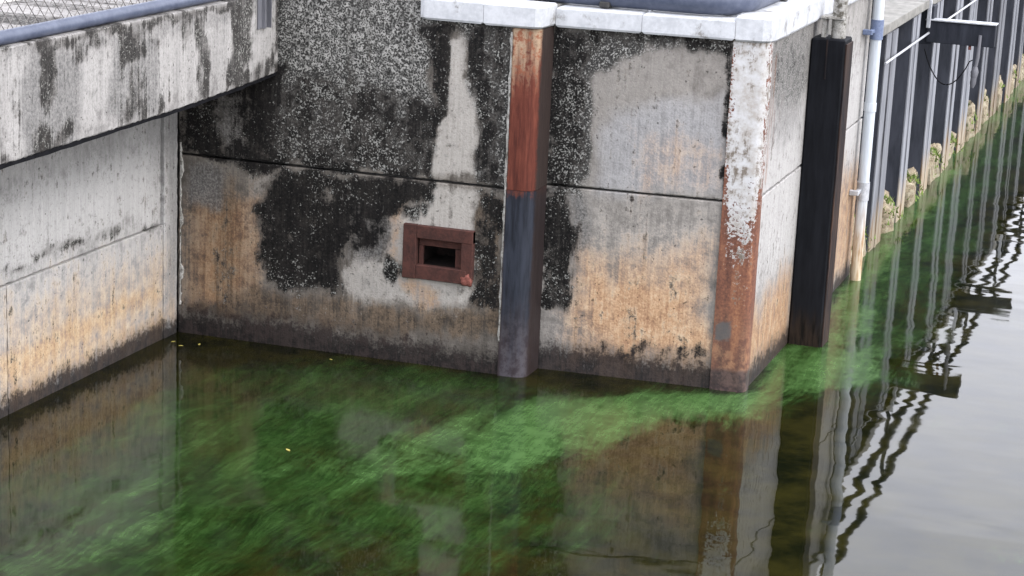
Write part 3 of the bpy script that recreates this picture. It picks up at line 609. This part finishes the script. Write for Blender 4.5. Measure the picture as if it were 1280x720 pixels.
# steel plate on the outer corner
prof2 = [(-.328, -.155), (-.25, -.15), (-.17, -.144), (-.09, -.136)] + [(-.07 + .085 * math.sin(t), -.05 - .085 * math.cos(t)) for t in np.linspace(.2, 1.5, 7)] + [(.016, 0.0), (.016, .035)]
pe = lambda s, z: np.clip(1 - s / .035, 0, 1) * .9 + np.clip((s - .30) / .06, 0, 1) * .75
gp = profile_strip('corner_guard', pier, prof2, -.9, 3.45, 'plate', edges=pe,
    extra=lambda V_: {'patch': np.clip(1.3 - np.maximum(np.abs(V_[:, 0] + .24) / .10, np.abs(V_[:, 2] - .60) / .13), 0, 1)})
gp['label'] = 'corner guard with white paint peeling off rust'
# white coping
def bar_plan(name, poly, z0, z1, mat, parent, bev=.02):
    P = np.array(poly, float); cen = P.mean(0); n = len(P); V = []; F = []
    for z, i in ((z0, bev), (z0 + bev, 0), (z1 - bev, 0), (z1, bev)):
        d = P - cen; Q = P - d / np.linalg.norm(d, axis=1)[:, None] * i * 1.3
        V += [(x, y, z) for x, y in Q]
    for k in range(3):
        for i in range(n): j = (i + 1) % n; F.append((k * n + i, k * n + j, (k + 1) * n + j, (k + 1) * n + i))
    F.append(tuple(3 * n + i for i in range(n))); F.append(tuple(range(n))[::-1])
    return mesh_obj(name, V, F, mat, parent)
cop_l = [(-3.20, -.775), (-2.70, -.757)]
bar_plan('coping', [(-3.28, -.68), (-3.27, -.745), (-3.22, -.775), (-2.625, -.757), (-2.625, -.44), (-3.28, -.44)], 3.455, 3.665, 'coping', pier)
bar_plan('coping', [(-2.621, -.757), (-2.11, -.742), (-2.05, -.70), (-2.04, -.62), (-2.04, -.30), (-2.621, -.30)], 3.45, 3.665, 'coping', pier)
bar_plan('coping', [(-2.035, -.345), (-1.20, -.275), (-1.20, .08), (-2.035, .08)], 3.435, 3.63, 'coping', pier)
bar_plan('coping', [(-1.196, -.275), (-.31, -.20), (-.31, .08), (-1.196, .08)], 3.435, 3.63, 'coping', pier)
bar_plan('coping', [(-.306, -.195), (-.05, -.17), (.02, -.12), (.045, -.02), (.05, .62), (-.50, .62), (-.50, .09), (-.306, .09)], 3.43, 3.67, 'coping', pier)
for y0, y1 in ((.624, 1.98), (1.984, 3.66), (3.664, 5.34)):
    bar_plan('coping', [(.048, y0), (.048, y1), (-.50, y1), (-.50, y0)], 3.435, 3.665, 'coping', pier)
# outlet
yo = -.735
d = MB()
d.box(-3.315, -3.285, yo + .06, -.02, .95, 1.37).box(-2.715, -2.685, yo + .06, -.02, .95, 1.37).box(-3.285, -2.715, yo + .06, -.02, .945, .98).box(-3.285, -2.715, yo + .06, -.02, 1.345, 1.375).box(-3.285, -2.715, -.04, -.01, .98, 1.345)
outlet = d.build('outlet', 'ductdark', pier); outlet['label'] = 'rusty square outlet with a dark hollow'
MB().box(-3.375, -3.235, yo - .022, yo + .05, .885, 1.432, .006).build('frame_bar', 'rustframe', outlet)
MB().box(-2.762, -2.640, yo - .016, yo + .05, .93, 1.427, .006).build('frame_bar', 'rustframe', outlet)
MB().box(-3.234, -2.640, yo - .020, yo + .05, 1.300, 1.429, .006).build('frame_bar', 'rustframe', outlet)
MB().box(-3.234, -2.70, yo - .020, yo + .05, .889, 1.030, .006).build('frame_bar', 'rustframe', outlet)
MB().box(-3.234, -2.763, yo + .06, yo + .10, 1.215, 1.34, .004).build('inner_lip', 'rustframe', outlet)
MB().box(-3.234, -3.19, yo + .06, yo + .10, 1.0, 1.214, .004).build('inner_lip', 'rustframe', outlet)
MB().box(-2.852, -2.763, yo + .07, yo + .11, 1.0, 1.214, .004).build('inner_lip', 'rustframe', outlet)
def lump(name, parent, c, r, mat, seed, n=10, m=7, sq=1.0):
    rr = random.Random(seed); V = []; F = []
    ph = [rr.uniform(0, 6.28) for _ in range(6)]
    for j in range(m + 1):
        th = math.pi * j / m
        for i in range(n):
            p = 2 * math.pi * i / n
            k = 1 + .22 * math.sin(3 * p + ph[0]) * math.sin(2 * th + ph[1]) + .16 * math.sin(5 * p + ph[2]) * math.sin(4 * th + ph[3]) + rr.uniform(-.10, .10) * (0 < j < m)
            sg = lambda q: math.copysign(abs(q) ** sq, q)
            V.append((c[0] + r[0] * k * sg(math.sin(th)) * sg(math.cos(p)), c[1] + r[1] * k * sg(math.sin(th)) * sg(math.sin(p)), c[2] + r[2] * k * sg(math.cos(th))))
    for j in range(m):
        for i in range(n): F.append((j * n + i, j * n + (i + 1) % n, (j + 1) * n + (i + 1) % n, (j + 1) * n + i))
    return mesh_obj(name, V, F, mat, parent, True)
lump('rust_scale', outlet, (-2.70, yo - .004, .935), (.060, .024, .055), 'rustlump', 3, 16, 12, .75)
# flaking mortar down the inner corner
V = []; F = []
zs = np.linspace(.30, 2.0, 60)
for i, z in enumerate(zs):
    w = .006 + .035 * max(0, math.sin(z * 6.1 + .5) * math.sin(z * 17.0)) + .02 * random.random() ** 2; t = .006 + .010 * random.random()
    V += [(-5.815, -.79, z), (-5.815, -.80 - t, z), (-5.815 + w * .6, -.80 - t * .8, z), (-5.815 + w, -.785, z)]
    if i:
        b_ = (i - 1) * 4
        for k in range(4): F.append((b_ + k, b_ + (k + 1) % 4, b_ + 4 + (k + 1) % 4, b_ + 4 + k))
mesh_obj('joint_mortar', V, F, 'mortar', pier)

# ------------------------------------------------------------------ retaining wall on the left
rw = thing('retaining_wall', (-6.0, -4, 0), 'pale concrete retaining wall with ochre tide stains under the overhanging beam', 'wall')
for y0, y1 in ((-3.93, -1.10), (-8.0, -3.945), (-12.0, -8.015)):
    panel('wall_panel', rw, (-5.845, y0), (-5.845, y1), -.9, 1.195, 'L', 'left', (1, 0), uaxis=1, thick=.15, wetz=(.06, .30), res=.045)
for y0, y1 in ((-5.9, -1.10), (-12.0, -5.91)):
    panel('wall_panel', rw, (-5.872, y0), (-5.872, y1), 1.203, 2.85, 'L', 'left', (1, 0), uaxis=1, thick=.12, res=.045)
panel('pilaster', rw, (-5.838, -1.09), (-5.838, -.815), -.9, 2.86, 'L', 'left', (1, 0), uaxis=1, thick=.18, wetz=(.06, .30))
MB().box(-6.3, -5.955, -12.0, -.83, -.9, 2.84).build('body', 'core', rw)

# ------------------------------------------------------------------ overhanging edge beam and its deck
beam = thing('edge_beam', (-5.3, -5, 2.7), 'whitish concrete edge beam with dark vertical drip stains', 'beam')
zb = lambda u: np.interp(u, [-12, -5.7, -2.8, -1.6, -.7], [2.66, 2.69, 2.725, 2.765, 2.81])
panel('beam_face', beam, (-4.76, -12.0), (-4.76, -.76), zb, 3.60, 'B', 'beam', (1, 0), thick=1.50, uaxis=1, res=.04, wetv=0.0, chip=.016)
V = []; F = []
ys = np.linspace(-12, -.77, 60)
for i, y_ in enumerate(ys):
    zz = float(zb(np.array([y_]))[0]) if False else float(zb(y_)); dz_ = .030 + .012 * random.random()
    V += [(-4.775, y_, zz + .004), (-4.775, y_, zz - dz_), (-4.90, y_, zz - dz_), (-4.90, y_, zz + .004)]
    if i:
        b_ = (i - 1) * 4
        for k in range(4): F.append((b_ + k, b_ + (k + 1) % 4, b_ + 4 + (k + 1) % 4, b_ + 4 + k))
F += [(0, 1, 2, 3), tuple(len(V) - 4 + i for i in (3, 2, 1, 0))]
mesh_obj('shade_strip', V, F, 'cable', beam)  # black strip added below the beam's edge to draw its shadow line
kerb = MB().box(-6.72, -6.42, -14, -.9, 3.45, 3.82, .02).build('deck_kerb', 'kerb'); tag(kerb, 'white painted kerb across the deck behind the wire fence', 'kerb')
deck = MB().box(-60, -6.262, -60, 60, 2.6, 3.585).build('deck', 'deckfar'); tag(deck, kind='structure')
land = MB().box(-6.25, -.50, 5.36, 220, 2.3, 2.80).build('quay_ground', 'top'); tag(land, kind='structure')

# ------------------------------------------------------------------ wire fence on the beam
def chain_link(x, y0, y1, z0, z1, pitch, r, parent):
    m = MB(); h = z1 - z0
    k = y0 - h
    while k < y1:
        for s, dx in ((1, .004), (-1, -.004)):
            pa = [k, z0] if s > 0 else [k, z1]; pb = [k + h, z1] if s > 0 else [k + h, z0]
            ya, yb = max(pa[0], y0), min(pb[0], y1)
            if yb - ya > .02:
                za = pa[1] + s * (ya - k); zb_ = pa[1] + s * (yb - k)
                m.tube([(x + dx, ya, za), (x - dx, .5 * (ya + yb), .5 * (za + zb_)), (x + dx, yb, zb_)], r, 4, False)
        k += pitch
    o = mesh_obj('wire_mesh', m.V, m.F, 'wire', parent); o['kind'] = 'stuff'; return o
fence = thing('wire_fence', (-4.87, -5, 3.6), 'chain-link fence with a thick blue-grey bottom rail on the beam', 'fence')
MB().tube([(-4.86, -12, 3.652), (-4.86, -6, 3.655), (-4.86, -1.62, 3.665)], .058, 16).build('bottom_rail', 'blue', fence, True)
MB().tube([(-4.86, -12, 5.1), (-4.86, -1.0, 5.1)], .03, 12).build('top_rail', 'blue', fence, True)
for y in (-1.14, -7.4, -11.9):
    if y == -1.14:
        f = MB(); f.box(-4.757, -4.747, -1.245, -1.055, 3.28, 5.1).box(-4.747, -4.70, -1.055, -1.045, 3.28, 5.1).box(-4.747, -4.715, -1.160, -1.15, 3.28, 5.1)
        f.build('post', 'postgrey', fence)['label'] = 'grey steel angle bolted to the face of the beam'
    else: MB().tube([(-4.90, y, 3.6), (-4.90, y, 5.15)], .03, 12).build('post', 'blue', fence, True)
chain_link(-4.875, -11.9, -1.3, 3.70, 5.07, .125, .0042, fence)

# ------------------------------------------------------------------ pipe lying on the coping
pth = [(-3.05, -.10, 3.80), (-2.0, -.085, 3.785), (-.75, -.06, 3.785)] + [(-.75 + .42 * math.sin(t), .36 - .42 * math.cos(t), 3.785) for t in np.linspace(.2, 1.57, 9)] + [(-.33, 1.2, 3.785), (-.33, 4.9, 3.785)]
tp = thing('service_pipe', (-1.5, 0, 3.65), 'thick blue-grey pipe lying on the white coping and bending round the corner', 'pipe')
MB().tube(pth, .145, 20).build('pipe_run', 'blue', tp, True)
for x in (-2.72, -1.6): MB().box(x - .05, x + .05, -.22, .08, 3.64, 3.70, .01).build('saddle', 'core', tp)
for y in (1.4, 3.6): MB().box(-.48, -.18, y - .05, y + .05, 3.64, 3.68, .01).build('saddle', 'core', tp)

# ------------------------------------------------------------------ black fender pile on the side face
fp = thing('fender_pile', (.18, 2.05, 0), 'tall black square fender pile standing against the side of the pier', 'fender')
MB().box(.004, .355, 1.87, 2.25, -.9, 3.265, .014).build('post', 'blackpaint', fp)
MB().box(.3555, .372, 1.90, 2.24, -.9, 3.22, .004).build('rubbing_strip', 'tarside', fp)
MB().box(.165, .180, 1.862, 1.871, 2.85, 3.262, .002).build('weld_seam', 'tarside', fp)
sp = thing('pipe_stub', (.24, 2.05, 3.26), 'short pale pipe stub with a flange on top of the black fender', 'pipe')
MB().tube([(.245, 2.05, 3.262), (.245, 2.05, 3.66)], .075, 18).build('stub', 'mortar', sp, True)
MB().box(.07, .315, 1.94, 2.16, 3.46, 3.485, .004).build('flange_plate', 'mortar', sp)
MB().box(.08, .125, 1.98, 2.12, 3.262, 3.46, .004).build('support_leg', 'mortar', sp)

# ------------------------------------------------------------------ drain pipe
dp = thing('drain_pipe', (.118, 5.1, 0), 'pale vertical drain pipe with a blue strap beside the sheet piles', 'pipe')
MB().tube([(.118, 5.1, -.6), (.118, 5.1, 1.0), (.118, 5.1, 2.4), (.118, 5.1, 3.95)], .066, 20).build('pipe_run', 'drain', dp, True)
MB().tube([(.118, 5.1, 2.90), (.118, 5.1, 3.13)], .078, 20).build('strap', 'bluestrap', dp, True)
MB().tube([(.118, 5.1, .98), (.118, 5.1, 1.20)], .077, 20).build('strap', 'galv', dp, True)
MB().tube([(.118, 5.1, 2.05), (.118, 5.1, 2.15)], .074, 20).build('collar', 'drain', dp, True)
for z, m_ in ((3.0, 'bluestrap'), (1.10, 'galv')):
    MB().box(-.0, .11, 4.84, 4.90, z - .03, z + .03, .006).box(.06, .11, 4.88, 5.06, z - .022, z + .022, .006).build('bracket', m_, dp)

# ------------------------------------------------------------------ sheet-pile quay wall
quay = thing('sheet_pile_wall', (-.2, 25, 0), 'dark steel sheet-pile quay wall with pale chalky flanges running into the distance', 'wall')
ORG[quay.name] = Vector((0, 0, 0)); quay.location = (0, 0, 0)
PER, FLW = 1.97, .80
web = MB()
def sheet(mb, pts, z0, z1, t=.02):
    for (x0, y0), (x1, y1) in zip(pts[:-1], pts[1:]):
        dx, dy = x1 - x0, y1 - y0; l = math.hypot(dx, dy); nx, ny = dy / l * t, -dx / l * t; b = len(mb.V)
        for z in (z0, z1): mb.V += [(x0, y0, z), (x1, y1, z), (x1 - nx, y1 - ny, z), (x0 - nx, y0 - ny, z)]
        mb.F += [tuple(b + i for i in f) for f in ((0, 1, 5, 4), (1, 2, 6, 5), (2, 3, 7, 6), (3, 0, 4, 7), (0, 3, 2, 1), (4, 5, 6, 7))]
sheet(web, [(-.36, -1.02), (-.36, -.16), (-.012, 0.0), (-.012, FLW), (-.36, FLW + .16)], -.9, 2.80)
web_me = None; variants = []
NP_ = 24
for i in range(NP_):
    y = 6.62 + i * PER
    if web_me is None:
        w = web.build('sheet_pile', 'tar', quay); web_me = w.data
        fm = MB(); fm.box(-.010, .012, .03, FLW - .03, -.9, 2.79, .004).box(.012, .026, FLW * .42, FLW * .50, -.9, 2.79, .002)
        fl = fm.build('flange', 'flange', w); fl_me = fl.data
    else:
        w = link(bpy.data.objects.new('sheet_pile', web_me)); w.parent = quay
        fl = link(bpy.data.objects.new('flange', fl_me)); fl.parent = w
    rv = random.Random(i * 7 + 3); w.location = (rv.uniform(-.03, .02), y + rv.uniform(-.06, .06), rv.uniform(-.02, 0)); w.scale = (1, rv.uniform(.86, 1.04), 1); w.rotation_euler = (rv.uniform(-.006, .006), 0, rv.uniform(-.03, .03))
    ORG[w.name] = Vector((0, y, 0))
    # crusted footing filling the pan before this flange, and its moss
    if i < 14:
        rr = random.Random(i * 13 + 5); ht = rr.uniform(.42, .62)
        f = lump('footing', w, (-.19, y - .52, ht * .30), (.19, .48, ht * .66), 'footing', i + 20, 16, 11, .55)
        mo = MB()
        for q in range(150 if i < 6 else 60):
            px_ = rr.gauss(-.06, .08); py_ = y - .55 + rr.gauss(0, .24); pz = ht * .38 + ht * .62 * math.sqrt(max(0, 1 - ((px_ + .16) / .25) ** 2 - ((py_ - y + .55) / .52) ** 2)) - .02
            a = rr.uniform(0, 6.28); l = rr.uniform(.03, .09); s_ = rr.uniform(.008, .02); b_ = len(mo.V)
            tip = (px_ + math.cos(a) * l * .7, py_ + math.sin(a) * l * .7, pz + l * rr.uniform(.5, 1.1))
            mo.V += [(px_ - s_ * math.sin(a), py_ + s_ * math.cos(a), pz), (px_ + s_ * math.sin(a), py_ - s_ * math.cos(a), pz), tip]
            mo.F.append((b_, b_ + 1, b_ + 2))
        mm = mesh_obj('moss', mo.V, mo.F, 'moss', w); mm['kind'] = 'stuff'
y = 5.37
for y0 in np.arange(5.37, 5.37 + 13 * 4, 4.0):
    bar_plan('capping_beam', [(-.55, y0), (.035, y0), (.035, y0 + 3.99), (-.55, y0 + 3.99)], 2.815, 2.93, 'top', quay, .012)
MB().tube([(.055, 6.3, 2.46), (.055, 12, 2.475), (.055, 19, 2.48)], .016, 8).build('conduit', 'galv', quay, True)

# ------------------------------------------------------------------ guard rail above the sheet piles (seen in the water)
gr = thing('guard_rail', (-.06, 15, 2.93), 'dark two-rail guard railing above the sheet piles, seen in reflection', 'railing')
for z, rr_ in ((3.46, .065), (4.06, .06)): MB().tube([(-.03, 5.5, z), (-.03, 30, z), (-.03, 52, z)], rr_, 10).build('rail', 'tar', gr, True)
for k in range(12): MB().tube([(-.05, 5.7 + 4.2 * k, 2.93), (-.05, 5.7 + 4.2 * k, 4.08)], .03, 8).build('post', 'tar', gr, True)


# ------------------------------------------------------------------ cantilever brackets
def bracket(y, z0, z1, label, lit):
    b = thing('bracket_arm', (0.03, y, z0), label, 'bracket', 'cantilever brackets on the quay')
    MB().box(.02, .95, y, y + .16, z0, z1, .006).build('arm', 'tar', b)
    MB().box(.0, .96, y - .03, y + .20, z1 + .001, z1 + .022, .004).build('top_plate', 'galv', b)
    MB().box(-.36, .10, y + .02, y + .32, z0 - .03, z1 + .20, .01).build('mount_block', 'tar', b)
    MB().box(.015, .07, y - .05, y - .005, z1 - .10, z1 + .42, .006).build('stanchion', 'galv', b)
    if lit: MB().tube([(.62, y + .05, z0), (.62, y + .05, z0 - .06)], .02, 8).build('rivet', 'rustlump', b, True)
    return b
bracket(9.7, 2.34, 2.64, 'dark cantilever bracket with a pale top plate and a hanging lamp', True)
bracket(15.9, 2.62, 2.93, 'dark cantilever bracket seen only as a block in the reflection, the nearer one', False)
bracket(22.0, 2.80, 2.93, 'thin dark cantilever bracket seen only in the reflection, the farther one', False)
lamp = thing('hanging_lamp', (.74, 9.64, 1.75), 'small grey-blue lamp hanging from the end of the dark bracket', 'lamp')
MB().tube([(.76, 9.66, 2.50), (.755, 9.64, 2.2), (.74, 9.62, 2.06)], [.022, .025, .022], 12).build('stem', 'postgrey', lamp, True)
MB().tube([(.74, 9.62, 2.07), (.735, 9.62, 2.0), (.73, 9.62, 1.93)], [.03, .055, .045], 14).build('hood', 'postgrey', lamp, True)
MB().tube([(.73, 9.62, 1.93), (.725, 9.62, 1.84), (.72, 9.62, 1.78)], [.04, .042, .02], 14).build('globe', 'postgrey', lamp, True)
cab = MB().tube([(.03 + .66 * t, 9.62, 2.36 - .42 * math.sin(math.pi * min(1, t * 1.05)) ** .8 - .10 * t - .1) for t in np.linspace(0, 1, 18)], .009, 6).build('hanging_cable', 'cable', None, True)
tag(cab, 'thin black cable hanging in a loop under the dark bracket', 'cable')

# ------------------------------------------------------------------ floating leaves
def leaf(x, y, s, a, label, group=None):
    V = []; F = []
    out = [(0, -1), (.28, -.55), (.38, 0), (.26, .55), (0, 1.05), (-.26, .55), (-.38, 0), (-.28, -.55)]
    ca, sa = math.cos(a), math.sin(a)
    s *= .5
    for u, v in out: V.append((x + s * (u * ca - v * sa), y + s * (u * sa + v * ca), .004 + .25 * s * abs(u) + .05 * s * v * v))
    V.append((x, y, .004)); F = [(i, (i + 1) % 8, 8) for i in range(8)]
    o = mesh_obj('floating_leaf', V, F, 'leaf'); m = o.modifiers.new('t', 'SOLIDIFY'); m.thickness = .002
    return tag(o, label, 'leaf', group)
leaf(-3.19, -3.70, .075, .9, 'single yellow leaf floating on green algae in open water')
for (x, y, s, a), lb in zip([(-5.42, -1.12, .06, .3), (-5.56, -1.25, .05, 1.9), (-5.70, -1.15, .05, 2.5)],
        ['largest pale leaf floating beside the inner corner', 'small leaf floating just off the inner corner', 'small leaf floating against the left wall in the corner']):
    leaf(x, y, s, a, lb, 'leaves floating in the inner corner')
leaf(-4.02, -.98, .045, 1.2, 'tiny pale leaf floating close to the stained front wall')
